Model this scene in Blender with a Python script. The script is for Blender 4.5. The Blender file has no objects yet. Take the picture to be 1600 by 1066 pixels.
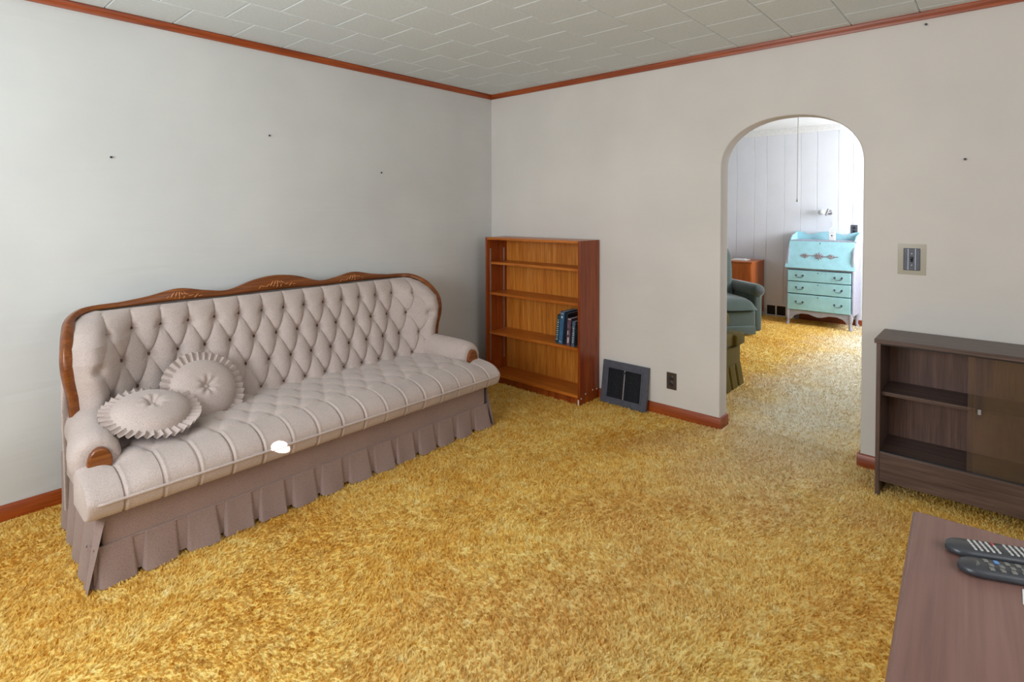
import bpy, bmesh, math, random
import numpy as np
from mathutils import Vector, Matrix, Euler
random.seed(7); rng = np.random.default_rng(7)
sc = bpy.context.scene
COL = sc.collection
PI = math.pi

# ------------------------------------------------------------------ camera
cam_d = bpy.data.cameras.new('camera'); cam = bpy.data.objects.new('camera', cam_d); COL.objects.link(cam)
sc.camera = cam
F_PX, YAW, PITCH, ROLL = 865.55, 0.727879, 0.02141, -0.001179
cam_d.sensor_width = 36.0; cam_d.sensor_fit = 'HORIZONTAL'
cam_d.lens = F_PX / 1600 * 36.0
cam_d.shift_x = 0.0
cam_d.shift_y = -(533.0 - 347.77) / 1600
cam_d.clip_start = 0.02
_f = Vector((-math.sin(YAW)*math.cos(PITCH), math.cos(YAW)*math.cos(PITCH), -math.sin(PITCH)))
_r = Vector((math.cos(YAW), math.sin(YAW), 0)); _u = _r.cross(_f)
_r2 = _r*math.cos(ROLL) + _u*math.sin(ROLL); _u2 = _u*math.cos(ROLL) - _r*math.sin(ROLL)
_m = Matrix((_r2, _u2, -_f)).transposed().to_4x4()
_m.translation = Vector((3.4184, -3.5633, 1.4211))
cam.matrix_world = _m

# ------------------------------------------------------------------ world, daylight, exposure
w = bpy.data.worlds.new('sky'); sc.world = w; w.use_nodes = True
wb = w.node_tree.nodes['Background']
wb.inputs[0].default_value = (0.75, 0.86, 1.0, 1); wb.inputs[1].default_value = 1.2
vs = sc.view_settings
vs.view_transform = 'Standard'; vs.look = 'None'; vs.gamma = 1.0; vs.use_curve_mapping = False
vs.exposure = 0.16
def daylight(name, loc, rot, sx, sy, power, color, spread=180):
    d = bpy.data.lights.new(name, 'AREA'); d.shape = 'RECTANGLE'; d.size = sx; d.size_y = sy
    d.energy = power; d.color = color; d.spread = math.radians(spread)
    o = bpy.data.objects.new(name, d); COL.objects.link(o); o.location = loc; o.rotation_euler = rot
    return o
RX, FY = 4.6, -4.6           # right wall, front wall
FARY, FARX0, FARX1, FARH = 4.33, -0.6, 3.5, 2.50
# area lamps as daylight at unseen windows, placed so it falls right
daylight('daylight_front', (1.75, FY+0.06, 1.55), (PI/2, 0, 0), 1.9, 1.05, 62, (0.84, 0.93, 1.0))
daylight('daylight_right', (RX-0.06, -2.3, 1.55), (PI/2, 0, PI/2), 1.5, 1.05, 16, (0.95, 0.96, 1.0))
daylight('daylight_far', (FARX1-0.06, 3.5, 1.55), (PI/2, 0, PI/2), 1.1, 1.0, 74, (0.88, 0.93, 1.0))
# spot lamp added at the front window as a sunbeam on the sofa
_sb = bpy.data.lights.new('sunbeam_spot', 'SPOT'); _sb.energy = 3600; _sb.spot_size = math.radians(0.78); _sb.spot_blend = 0.1; _sb.shadow_soft_size = 0.002
_so = bpy.data.objects.new('sunbeam_spot', _sb); COL.objects.link(_so); _so.location = (2.5, FY+0.1, 1.60)
_so.rotation_euler = (Vector((0.968, -2.395, 0.345)) - Vector(_so.location)).to_track_quat('-Z', 'Y').to_euler()

# ------------------------------------------------------------------ helpers
def lin(c):
    return tuple(((v/255)/12.92 if v/255 <= 0.04045 else ((v/255+0.055)/1.055)**2.4) for v in c)
def link_obj(name, me, parent=None):
    o = bpy.data.objects.new(name, me); COL.objects.link(o)
    if parent is not None: o.parent = parent
    return o
def mesh_obj(name, verts, faces, mat, parent=None, smooth=False, angle=None, loc=None):
    me = bpy.data.meshes.new(name)
    me.from_pydata([tuple(v) for v in verts], [], [tuple(f) for f in faces])
    me.validate(); me.update()
    fix_normals(me)
    if mat: me.materials.append(mat)
    if smooth:
        me.shade_smooth()
        if angle: me.set_sharp_from_angle(angle=math.radians(angle))
    o = link_obj(name, me, parent)
    if loc: o.location = loc
    return o
def fix_normals(me):
    bm = bmesh.new(); bm.from_mesh(me)
    bmesh.ops.recalc_face_normals(bm, faces=bm.faces); bm.to_mesh(me); bm.free()
class MB:
    """collects simple shapes into one mesh"""
    def __init__(s): s.v = []; s.f = []
    def add(s, vs, fs):
        n = len(s.v); s.v += [tuple(v) for v in vs]; s.f += [tuple(i+n for i in f) for f in fs]; return s
    def box(s, a, b, M=None):
        x0,y0,z0 = a; x1,y1,z1 = b
        vs = [Vector(p) for p in ((x0,y0,z0),(x1,y0,z0),(x1,y1,z0),(x0,y1,z0),(x0,y0,z1),(x1,y0,z1),(x1,y1,z1),(x0,y1,z1))]
        if M: vs = [M @ v for v in vs]
        return s.add(vs, ((0,3,2,1),(4,5,6,7),(0,1,5,4),(1,2,6,5),(2,3,7,6),(3,0,4,7)))
    def tube(s, pts, r, n=8, cap=True):
        pts = [Vector(p) for p in pts]; rings = []
        rs = r if isinstance(r, (list, tuple)) else [r]*len(pts)
        up = None
        for i, p in enumerate(pts):
            t = (pts[min(i+1, len(pts)-1)] - pts[max(i-1, 0)]).normalized()
            if up is None:
                up = Vector((0,0,1)) if abs(t.z) < 0.9 else Vector((1,0,0))
            a = t.cross(up).normalized(); b = a.cross(t).normalized(); up = b
            rings.append([p + (a*math.cos(2*PI*k/n) + b*math.sin(2*PI*k/n))*rs[i] for k in range(n)])
        vs = [v for rg in rings for v in rg]; fs = []
        for i in range(len(pts)-1):
            for k in range(n):
                fs.append((i*n+k, i*n+(k+1)%n, (i+1)*n+(k+1)%n, (i+1)*n+k))
        if cap:
            fs.append(tuple(range(n))[::-1]); fs.append(tuple((len(pts)-1)*n+k for k in range(n)))
        return s.add(vs, fs)
    def lathe(s, prof, c=(0,0,0), n=20, M=None):
        c = Vector(c); vs = []; fs = []
        for (r, z) in prof:
            for k in range(n):
                p = Vector((r*math.cos(2*PI*k/n), r*math.sin(2*PI*k/n), z))
                if M: p = M @ p
                vs.append(p + c)
        m = len(prof)
        for i in range(m-1):
            for k in range(n):
                fs.append((i*n+k, i*n+(k+1)%n, (i+1)*n+(k+1)%n, (i+1)*n+k))
        fs.append(tuple(range(n))); fs.append(tuple((m-1)*n+k for k in range(n)))
        return s.add(vs, fs)
    def grid(s, P):
        """P[i][j] points"""
        ni, nj = len(P), len(P[0])
        return s.add([q for row in P for q in row],
                     [(i*nj+j, i*nj+j+1, (i+1)*nj+j+1, (i+1)*nj+j) for i in range(ni-1) for j in range(nj-1)])
    def prism(s, poly, axis, d0, d1):
        """2-D polygon extruded along an axis (0 x, 1 y, 2 z)"""
        def P(p, d):
            if axis == 0: return (d, p[0], p[1])
            if axis == 1: return (p[0], d, p[1])
            return (p[0], p[1], d)
        n = len(poly)
        vs = [P(p, d0) for p in poly] + [P(p, d1) for p in poly]
        fs = [tuple(range(n)), tuple(range(2*n-1, n-1, -1))] + [(i, (i+1)%n, n+(i+1)%n, n+i) for i in range(n)]
        return s.add(vs, fs)
    def build(s, name, mat, parent=None, bevel=0, seg=2, smooth=False, angle=40, loc=None):
        me = bpy.data.meshes.new(name); me.from_pydata(s.v, [], s.f); me.update()
        bm = bmesh.new(); bm.from_mesh(me)
        bmesh.ops.recalc_face_normals(bm, faces=bm.faces)
        if bevel:
            es = [e for e in bm.edges if len(e.link_faces) == 2 and e.calc_face_angle(0) > 0.6]
            bmesh.ops.bevel(bm, geom=es, offset=bevel, segments=seg, profile=0.5, affect='EDGES', clamp_overlap=True)
        bm.to_mesh(me); bm.free()
        if mat: me.materials.append(mat)
        if smooth or bevel >= 0.012:
            me.shade_smooth(); me.set_sharp_from_angle(angle=math.radians(angle))
        o = link_obj(name, me, parent)
        if loc: o.location = loc
        return o
def box(name, a, b, mat, parent=None, bevel=0.002, seg=2, M=None):
    return MB().box(a, b, M).build(name, mat, parent, bevel, seg)
def thing(name, label, cat, loc=(0,0,0), rz=0, group=None):
    o = bpy.data.objects.new(name, None); COL.objects.link(o); o.empty_display_size = 0.1
    o.location = loc; o.rotation_euler = (0, 0, rz)
    o['label'] = label; o['category'] = cat
    if group: o['group'] = group
    return o
def tag(o, label, cat, group=None):
    o['label'] = label; o['category'] = cat
    if group: o['group'] = group
    return o
def struct(o, label=None):
    o['kind'] = 'structure'
    if label: o['label'] = label
    return o
def smooth01(t): t = max(0.0, min(1.0, t)); return t*t*(3-2*t)
def interp(x, xs, ys):
    return float(np.interp(x, xs, ys))
def catmull(pts, n=6):
    P = [np.array(p, float) for p in pts]; P = [2*P[0]-P[1]] + P + [2*P[-1]-P[-2]]; out = []
    for i in range(1, len(P)-2):
        for k in range(n):
            t = k/n; a, b, c, d = P[i-1], P[i], P[i+1], P[i+2]
            out.append(0.5*((2*b)+(-a+c)*t+(2*a-5*b+4*c-d)*t*t+(-a+3*b-3*c+d)*t**3))
    out.append(P[-2]); return out

# ------------------------------------------------------------------ materials
def new_mat(name):
    m = bpy.data.materials.new(name); m.use_nodes = True
    nt = m.node_tree; b = nt.nodes['Principled BSDF']; return m, nt, b
def N(nt, t, **k):
    n = nt.nodes.new(t)
    for a, v in k.items(): setattr(n, a, v)
    return n
def coords(nt, kind='Object', scale=(1,1,1), rot=(0,0,0)):
    tc = N(nt, 'ShaderNodeTexCoord'); mp = N(nt, 'ShaderNodeMapping')
    mp.inputs['Scale'].default_value = scale; mp.inputs['Rotation'].default_value = rot
    nt.links.new(tc.outputs[kind], mp.inputs[0]); return mp.outputs[0]
def noise(nt, vec, scale, detail=3, rough=0.55, dist=0):
    n = N(nt, 'ShaderNodeTexNoise'); n.inputs['Scale'].default_value = scale
    n.inputs['Detail'].default_value = detail; n.inputs['Roughness'].default_value = rough
    n.inputs['Distortion'].default_value = dist
    if vec is not None: nt.links.new(vec, n.inputs['Vector'])
    return n.outputs['Fac']
def ramp(nt, fac, stops):
    r = N(nt, 'ShaderNodeValToRGB'); e = r.color_ramp.elements
    while len(e) < len(stops): e.new(0.5)
    for k, (p, c) in enumerate(stops):
        e[k].position = p; e[k].color = (*lin(c), 1) if not isinstance(c, float) else (c, c, c, 1)
    nt.links.new(fac, r.inputs[0]); return r.outputs[0]
def bump(nt, b, fac, strength, dist=0.002):
    n = N(nt, 'ShaderNodeBump'); n.inputs['Strength'].default_value = strength; n.inputs['Distance'].default_value = dist
    nt.links.new(fac, n.inputs['Height']); nt.links.new(n.outputs[0], b.inputs['Normal'])
    return n
def mixc(nt, fac, a, b, mode='MIX'):
    n = N(nt, 'ShaderNodeMix', data_type='RGBA', blend_type=mode)
    for s, v in ((0, fac), (6, a), (7, b)):
        if isinstance(v, (int, float)): n.inputs[s].default_value = v
        elif isinstance(v, tuple): n.inputs[s].default_value = (*lin(v), 1)
        else: nt.links.new(v, n.inputs[s])
    return n.outputs[2]
def plain(name, c, rough=0.5, var=0.06, scale=30, metal=0, bmp=0.0):
    m, nt, b = new_mat(name)
    v = coords(nt); n = noise(nt, v, scale)
    c0 = tuple(max(0, x*(1-var)) for x in c); c1 = tuple(min(255, x*(1+var)) for x in c)
    nt.links.new(ramp(nt, n, [(0.3, c0), (0.7, c1)]), b.inputs['Base Color'])
    b.inputs['Roughness'].default_value = rough; b.inputs['Metallic'].default_value = metal
    if bmp: bump(nt, b, n, bmp, 0.001)
    return m
def wood(name, dark, mid, light, axis=2, rough=0.4, scale=1.0, spec=0.5, bmp=0.12, fine=0.45):
    m, nt, b = new_mat(name)
    s = [14*scale]*3; s[axis] = 0.9*scale
    v = coords(nt, scale=tuple(s))
    n1 = noise(nt, v, 2.2, 5, 0.6, 0.6)
    s2 = [110*scale]*3; s2[axis] = 3*scale
    n2 = noise(nt, coords(nt, scale=tuple(s2)), 2.0, 2)
    c1 = ramp(nt, n1, [(0.25, dark), (0.5, mid), (0.78, light)])
    c2 = ramp(nt, n2, [(0.35, (150,150,150)), (0.6, (255,255,255))])
    nt.links.new(mixc(nt, fine, c1, c2, 'MULTIPLY'), b.inputs['Base Color'])
    b.inputs['Roughness'].default_value = rough
    b.inputs['Specular IOR Level'].default_value = spec
    bump(nt, b, n2, bmp, 0.0006)
    return m
def fabric(name, c, scale=420, var=0.10, bmp=0.35, sheen=0.25, big=0.06):
    m, nt, b = new_mat(name)
    v = coords(nt)
    wv = N(nt, 'ShaderNodeTexVoronoi'); wv.inputs['Scale'].default_value = scale; nt.links.new(v, wv.inputs['Vector'])
    nb = noise(nt, v, 5, 3)
    c0 = tuple(x*(1-var) for x in c); c1 = tuple(min(255, x*(1+var)) for x in c)
    ca = ramp(nt, wv.outputs['Distance'], [(0.1, c1), (0.8, c0)])
    cb = ramp(nt, nb, [(0.3, tuple(255*(1-big) for _ in c)), (0.7, (255,255,255))])
    nt.links.new(mixc(nt, 1.0, ca, cb, 'MULTIPLY'), b.inputs['Base Color'])
    b.inputs['Roughness'].default_value = 0.9
    b.inputs['Specular IOR Level'].default_value = 0.15
    b.inputs['Sheen Weight'].default_value = sheen
    bump(nt, b, wv.outputs['Distance'], bmp, 0.0012)
    return m
def wall_mat(name, c, ripple=False):
    m, nt, b = new_mat(name)
    v = coords(nt)
    n1 = noise(nt, v, 260, 2, 0.6); n2 = noise(nt, v, 1.6, 3, 0.5)
    c0 = tuple(x*0.955 for x in c)
    nt.links.new(ramp(nt, n2, [(0.3, c0), (0.7, c)]), b.inputs['Base Color'])
    b.inputs['Roughness'].default_value = 0.75; b.inputs['Specular IOR Level'].default_value = 0.25
    bp = bump(nt, b, n1, 0.25, 0.0012)
    vr = coords(nt, scale=(1.0, 0.9, 6.0)); n3 = noise(nt, vr, 1.8, 2, 0.5, 0.4)
    b2 = N(nt, 'ShaderNodeBump'); b2.inputs['Strength'].default_value = 0.2 if ripple else 0.12; b2.inputs['Distance'].default_value = 0.02
    nt.links.new(n3, b2.inputs['Height']); nt.links.new(b2.outputs[0], bp.inputs['Normal'])
    return m
M_WALL = wall_mat('wallpaper', (222, 215, 207))
M_WALL_L = wall_mat('wallpaper_rippled', (214, 213, 209), True)  # cooler window light on this wall is put into its colour
M_FARWALL = plain('white_panelling', (222, 224, 229), 0.45, 0.012, 3)
M_CEIL = plain('ceiling_tile', (214, 219, 218), 0.7, 0.02, 60, bmp=0.1)
M_CEILGAP = plain('ceiling_backing', (120, 118, 112), 0.9)
M_WHITE = plain('white_paint', (226, 226, 224), 0.4, 0.02)
M_TRIM = wood('trim_wood', (128, 52, 12), (160, 70, 18), (182, 88, 28), axis=0, rough=0.35)
M_TRIMY = wood('trim_wood_side', (128, 52, 12), (160, 70, 18), (182, 88, 28), axis=1, rough=0.35)
M_OAK = wood('oak_vertical_lit', (186, 100, 28), (214, 130, 46), (232, 156, 68), axis=2, rough=0.32)  # back panel copy of the oak, stronger light put into its colour
M_OAKX = wood('oak_along', (158, 76, 18), (192, 104, 32), (214, 130, 50), axis=0, rough=0.32)
M_OAKS = wood('oak_side_shaded', (112, 40, 8), (148, 64, 16), (172, 86, 26), axis=2, rough=0.35)  # same oak, weaker light on the sides put into its colour
M_WAL = wood('walnut_laminate', (66, 50, 44), (92, 72, 64), (116, 94, 84), axis=0, rough=0.38)
M_WALZ = wood('walnut_laminate_vertical', (66, 50, 44), (92, 72, 64), (116, 94, 84), axis=2, rough=0.42)
M_WALB = wood('walnut_back', (96, 70, 60), (116, 84, 72), (132, 98, 84), axis=2, rough=0.5)
M_TABLE = wood('table_wood', (118, 86, 78), (130, 97, 88), (140, 108, 98), axis=1, rough=0.33, scale=0.5, bmp=0.04, fine=0.2)
M_FRAME = wood('sofa_wood', (94, 47, 16), (132, 71, 28), (162, 97, 46), axis=1, rough=0.28)
M_CARVE = plain('carved_wood', (186, 118, 66), 0.4)
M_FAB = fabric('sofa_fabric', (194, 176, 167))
M_FABD = fabric('sofa_fabric_shaded', (158, 134, 126))  # sofa cloth again, shade below the seat put into its colour
M_BUTTON = fabric('button_fabric', (112, 82, 68))
M_DARKMET = plain('dark_metal', (70, 72, 80), 0.45, 0.1, metal=0.6)
M_GREYP = plain('grey_enamel', (78, 80, 90), 0.4, 0.08)
M_BLACK = plain('black_void', (14, 14, 15), 0.6)
M_STEEL = plain('steel', (176, 176, 180), 0.35, 0.05, metal=0.9)
M_BROWNP = plain('brown_plastic', (72, 60, 50), 0.35, 0.1)
M_BLKP = plain('black_plastic', (42, 44, 48), 0.3, 0.08)
M_GUARD, nt, b = new_mat('clear_guard')
b.inputs['Base Color'].default_value = (*lin((222, 212, 190)), 1); b.inputs['Roughness'].default_value = 0.15
b.inputs['Alpha'].default_value = 0.55
M_TEAL = plain('teal_paint', (162, 212, 222), 0.4, 0.03, 14)
M_LAV = plain('grey_lilac_paint', (160, 158, 172), 0.45, 0.05, 14)
M_ROSE = plain('rose_grey_carving', (150, 132, 138), 0.6)
M_GREEN = fabric('green_velour', (78, 90, 84), 300, 0.12, 0.3, 0.35)
M_OLIVE = fabric('olive_velvet', (108, 90, 30), 300, 0.14, 0.3, 0.05)
M_ORANGE = wood('orange_veneer', (150, 74, 26), (182, 96, 42), (200, 116, 58), axis=2, rough=0.3)
M_PAPER = plain('paper', (222, 222, 218), 0.6, 0.02)
# glass that lets daylight through and mirrors a little of the room
M_GLASS, nt, b = new_mat('pane_glass'); nt.nodes.remove(b)
tr = N(nt, 'ShaderNodeBsdfTransparent'); tr.inputs[0].default_value = (0.92, 0.90, 0.89, 1)
gl = N(nt, 'ShaderNodeBsdfGlossy'); gl.inputs['Roughness'].default_value = 0.06; gl.inputs[0].default_value = (0.9, 0.92, 0.95, 1)
df = N(nt, 'ShaderNodeBsdfDiffuse'); df.inputs[0].default_value = (*lin((160, 146, 136)), 1)  # brownish reflection of the room painted in as a diffuse haze
fr = N(nt, 'ShaderNodeFresnel'); fr.inputs[0].default_value = 1.5
mx = N(nt, 'ShaderNodeMixShader'); mx2 = N(nt, 'ShaderNodeMixShader'); mx2.inputs[0].default_value = 0.05
nt.links.new(fr.outputs[0], mx.inputs[0]); nt.links.new(tr.outputs[0], mx.inputs[1]); nt.links.new(gl.outputs[0], mx.inputs[2])
nt.links.new(mx.outputs[0], mx2.inputs[1]); nt.links.new(df.outputs[0], mx2.inputs[2])
nt.links.new(mx2.outputs[0], nt.nodes['Material Output'].inputs[0])
# gold shag carpet: mottled dye, pale path to the archway, part wear, part painted sunlight
def carpet_mat(name, pile):
    m, nt, b = new_mat(name)
    v = coords(nt)
    n1 = noise(nt, coords(nt, scale=(1.0, 1.0, 0.2)), 13, 5, 0.7); n2 = noise(nt, v, 2.0, 3, 0.6); n3 = noise(nt, v, 90, 2)
    base = ramp(nt, n1, [(0.28, (240, 196, 96)), (0.45, (249, 216, 124)), (0.60, (253, 230, 152)), (0.76, (255, 243, 198))])
    soft = ramp(nt, n2, [(0.35, (244, 228, 196)), (0.65, (255, 255, 255))])
    c = mixc(nt, 1.0, base, soft, 'MULTIPLY')
    # worn path plus sunlight painted on the far carpet, along the archway line
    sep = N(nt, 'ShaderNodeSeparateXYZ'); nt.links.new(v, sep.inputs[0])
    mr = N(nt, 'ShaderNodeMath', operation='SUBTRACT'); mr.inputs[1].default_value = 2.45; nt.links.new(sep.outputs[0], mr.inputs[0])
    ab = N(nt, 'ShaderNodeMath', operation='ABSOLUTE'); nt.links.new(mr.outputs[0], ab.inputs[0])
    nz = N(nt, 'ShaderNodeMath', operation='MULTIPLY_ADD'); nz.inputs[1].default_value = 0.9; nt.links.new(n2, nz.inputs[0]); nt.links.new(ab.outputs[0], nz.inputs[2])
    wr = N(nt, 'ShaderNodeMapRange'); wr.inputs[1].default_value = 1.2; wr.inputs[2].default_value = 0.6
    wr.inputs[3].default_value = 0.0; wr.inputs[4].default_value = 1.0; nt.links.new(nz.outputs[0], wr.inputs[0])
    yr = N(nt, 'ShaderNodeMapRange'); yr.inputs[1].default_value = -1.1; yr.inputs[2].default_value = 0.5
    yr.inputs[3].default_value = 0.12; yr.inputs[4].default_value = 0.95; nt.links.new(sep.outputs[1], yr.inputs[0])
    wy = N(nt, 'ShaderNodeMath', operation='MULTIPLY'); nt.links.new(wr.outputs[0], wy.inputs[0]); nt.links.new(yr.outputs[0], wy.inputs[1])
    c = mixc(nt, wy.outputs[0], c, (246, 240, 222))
    if pile:
        at = N(nt, 'ShaderNodeAttribute'); at.attribute_name = 'tint'
        tone = ramp(nt, at.outputs['Fac'], [(0.0, (214, 190, 142)), (0.35, (244, 240, 230)), (1.0, (255, 255, 255))])
        c = mixc(nt, 1.0, c, tone, 'MULTIPLY')
    else:
        bump(nt, b, n3, 0.8, 0.01)
    nt.links.new(c, b.inputs['Base Color'])
    b.inputs['Roughness'].default_value = 0.85; b.inputs['Specular IOR Level'].default_value = 0.2
    if pile:
        tl = N(nt, 'ShaderNodeBsdfTranslucent'); nt.links.new(c, tl.inputs[0])
        ms = N(nt, 'ShaderNodeMixShader'); ms.inputs[0].default_value = 0.4
        nt.links.new(b.outputs[0], ms.inputs[1]); nt.links.new(tl.outputs[0], ms.inputs[2])
        nt.links.new(ms.outputs[0], nt.nodes['Material Output'].inputs[0])
    return m
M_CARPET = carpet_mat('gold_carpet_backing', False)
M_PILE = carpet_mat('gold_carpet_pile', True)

# ================================================================== STRUCTURE
H = 2.44; WT = 0.122
AX0, AX1, ASP, ATOP = 2.047, 2.832, 1.69, 1.986
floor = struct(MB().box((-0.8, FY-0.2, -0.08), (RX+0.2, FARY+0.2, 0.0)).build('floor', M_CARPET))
# carpet pile blades over both floors
def pile(regs, label):
    xs = []; ys = []
    for x0, x1, y0, y1, dens in regs:
        n = int((x1-x0)*(y1-y0)*dens)
        xs.append(rng.uniform(x0, x1, n)); ys.append(rng.uniform(y0, y1, n))
    x = np.concatenate(xs); y = np.concatenate(ys)
    n = len(x)
    ang = rng.uniform(0, 2*PI, n); width = rng.uniform(0.0024, 0.0046, n); h = rng.uniform(0.006, 0.015, n)
    # lean: clumped direction field + random
    la = 2.2*np.sin(x*3.1+1.7*np.sin(y*2.3)) + 2.0*np.cos(y*2.7+1.3*np.sin(x*1.9)) + rng.normal(0, 0.9, n)
    ll = rng.uniform(0.004, 0.018, n)
    wx = np.cos(ang)*width; wy = np.sin(ang)*width; lx = np.cos(la)*ll; ly = np.sin(la)*ll
    V = np.zeros((n, 5, 3), np.float32)
    V[:,0] = np.stack([x-wx, y-wy, np.zeros(n)-0.001], 1); V[:,1] = np.stack([x+wx, y+wy, np.zeros(n)-0.001], 1)
    V[:,2] = np.stack([x-wx*0.9+lx*0.35, y-wy*0.9+ly*0.35, h*0.62], 1); V[:,3] = np.stack([x+wx*0.9+lx*0.35, y+wy*0.9+ly*0.35, h*0.62], 1)
    V[:,4] = np.stack([x+lx, y+ly, h], 1)
    base = (np.arange(n)*5)[:, None]
    T = (base[:, :, None] + np.array([[0,1,3],[0,3,2],[2,3,4]])[None]).reshape(-1, 3)
    me = bpy.data.meshes.new('carpet_pile')
    me.vertices.add(n*5); me.vertices.foreach_set('co', V.reshape(-1))
    nt_ = len(T); me.loops.add(nt_*3); me.loops.foreach_set('vertex_index', T.reshape(-1).astype(np.int32))
    me.polygons.add(nt_); me.polygons.foreach_set('loop_start', np.arange(0, nt_*3, 3, dtype=np.int32))
    me.update(calc_edges=True)
    a = me.attributes.new('tint', 'FLOAT', 'POINT')
    a.data.foreach_set('value', np.repeat(rng.uniform(0, 1, n), 5).astype(np.float32))
    me.shade_smooth()
    me.materials.append(M_PILE)
    o = link_obj('carpet_pile', me)
    o['kind'] = 'stuff'; o['label'] = label; o['category'] = 'carpet'
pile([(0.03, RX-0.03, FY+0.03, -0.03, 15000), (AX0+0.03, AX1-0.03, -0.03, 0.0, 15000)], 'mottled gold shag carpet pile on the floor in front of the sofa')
pile([(AX0+0.03, AX1-0.03, 0.0, WT+0.03, 15000), (FARX0+0.03, FARX1-0.03, WT+0.03, FARY-0.03, 6500)], 'worn gold shag carpet pile, coloured paler as if sunlit, beyond the archway')

# walls
struct(MB().box((-0.12, FY-0.12, 0), (0, 0, H+0.03)).build('wall_left', M_WALL_L))
def arch_pts(n=28):
    cx = (AX0+AX1)/2; a = (AX1-AX0)/2; b = ATOP-ASP; e = 2/2.15
    out = []
    for i in range(n+1):
        t = PI - PI*i/n
        c, s = math.cos(t), math.sin(t)
        out.append((cx + a*math.copysign(abs(c)**e, c), ASP + b*abs(s)**e))
    return out
def back_wall():
    poly = [(-0.7, 0), (AX0, 0)] + arch_pts() + [(AX1, 0), (RX+0.12, 0), (RX+0.12, FARH+0.05), (-0.7, FARH+0.05)]
    m = MB().prism(poly, 1, 0.0, WT)
    me = bpy.data.meshes.new('wall_back'); me.from_pydata(m.v, [], m.f); me.update()
    bm = bmesh.new(); bm.from_mesh(me); bmesh.ops.recalc_face_normals(bm, faces=bm.faces)
    es = []
    for e in bm.edges:
        a, b = e.verts[0].co, e.verts[1].co
        if abs(a.y-b.y) < 1e-6 and AX0-0.01 <= min(a.x, b.x) and max(a.x, b.x) <= AX1+0.01 and max(a.z, b.z) > 0.01: es.append(e)
    bmesh.ops.bevel(bm, geom=es, offset=0.008, segments=3, profile=0.5, affect='EDGES', clamp_overlap=True)
    bmesh.ops.triangulate(bm, faces=[f for f in bm.faces if len(f.verts) > 4])
    bm.to_mesh(me); bm.free(); me.materials.append(M_WALL)
    me.shade_smooth(); me.set_sharp_from_angle(angle=math.radians(35))
    return link_obj('wall_back', me)
struct(back_wall())
def wall_with_window(name, axis, pos, t, a0, a1, w0, w1, z0, z1, top, mat):
    m = MB()
    def bx(u0, u1, v0, v1):
        if axis == 'y': m.box((u0, pos, v0), (u1, pos+t, v1))
        else: m.box((pos, u0, v0), (pos+t, u1, v1))
    bx(a0, w0, 0, top); bx(w1, a1, 0, top); bx(w0, w1, 0, z0); bx(w0, w1, z1, top)
    return struct(m.build(name, mat))
WZ0, WZ1 = 1.0, 2.1
wall_with_window('wall_front', 'y', FY-0.12, 0.12, -0.12, RX+0.12, 0.8, 2.7, WZ0, WZ1, H+0.03, M_WALL)
wall_with_window('wall_right', 'x', RX, 0.12, FY, 0.0, -3.05, -1.55, WZ0, WZ1, H+0.03, M_WALL)
def window(name, axis, pos, u0, u1, z0, z1):  # windows out of view, placed for the way their daylight falls
    t = 0.05; m = MB()
    def bx(mm, a, b, c, d, q=0.02):
        if axis == 'y': mm.box((a, pos-q, c), (b, pos+q, d))
        else: mm.box((pos-q, a, c), (pos+q, b, d))
    bx(m, u0, u0+t, z0, z1); bx(m, u1-t, u1, z0, z1); bx(m, u0+t, u1-t, z0, z0+t); bx(m, u0+t, u1-t, z1-t, z1)
    zm = (z0+z1)/2; bx(m, u0+t, u1-t, zm-0.02, zm+0.02)
    o = struct(m.build(name, M_WHITE))
    for c, d in ((z0+t, zm-0.02), (zm+0.02, z1-t)):
        g = MB(); bx(g, u0+t, u1-t, c, d, 0.003); g.build('pane', M_GLASS, o)
    return o
window('window_1', 'y', FY-0.06, 0.8, 2.7, WZ0, WZ1)
window('window_2', 'x', RX+0.06, -3.05, -1.55, WZ0, WZ1)
# ceiling: backing plus single square tiles laid in half-offset rows
ceil = struct(MB().box((-0.12, FY-0.12, H+0.012), (RX+0.12, 0.0, H+0.1)).build('ceiling', M_CEILGAP))
_tile = {}
def tile(x0, x1, y0, y1):
    wx, wy = round(x1-x0, 3), round(y1-y0, 3)
    if wx < 0.03 or wy < 0.03: return
    if (wx, wy) not in _tile:
        g = 0.0006
        m = MB(); b_ = 0.005; d = 0.005
        hx, hy = wx/2-g, wy/2-g
        vs = [(-hx,-hy,0.012),(hx,-hy,0.012),(hx,hy,0.012),(-hx,hy,0.012),
              (-hx,-hy,d),(hx,-hy,d),(hx,hy,d),(-hx,hy,d),
              (-hx+b_,-hy+b_,0),(hx-b_,-hy+b_,0),(hx-b_,hy-b_,0),(-hx+b_,hy-b_,0)]
        fs = [(8,9,10,11)] + [(i, (i+1)%4, 4+(i+1)%4, 4+i) for i in range(4)] + [(4+i, 4+(i+1)%4, 8+(i+1)%4, 8+i) for i in range(4)] + [(0,1,2,3)]
        me = bpy.data.meshes.new('tile'); me.from_pydata(vs, [], fs); me.update(); fix_normals(me); me.materials.append(M_CEIL)
        _tile[(wx, wy)] = me
    o = link_obj('tile', _tile[(wx, wy)], ceil); o.location = ((x0+x1)/2, (y0+y1)/2, H)
T = 0.305
k = 0
while 0.025 + k*T < RX-0.02:
    x0 = 0.025 + k*T; x1 = min(x0+T, RX)
    y1 = 0.0; y0 = -0.085 if k % 2 == 0 else -0.2375
    while y1 > FY+0.01:
        tile(x0, x1, max(y0, FY), y1); y1 = y0; y0 -= T
    k += 1
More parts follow.
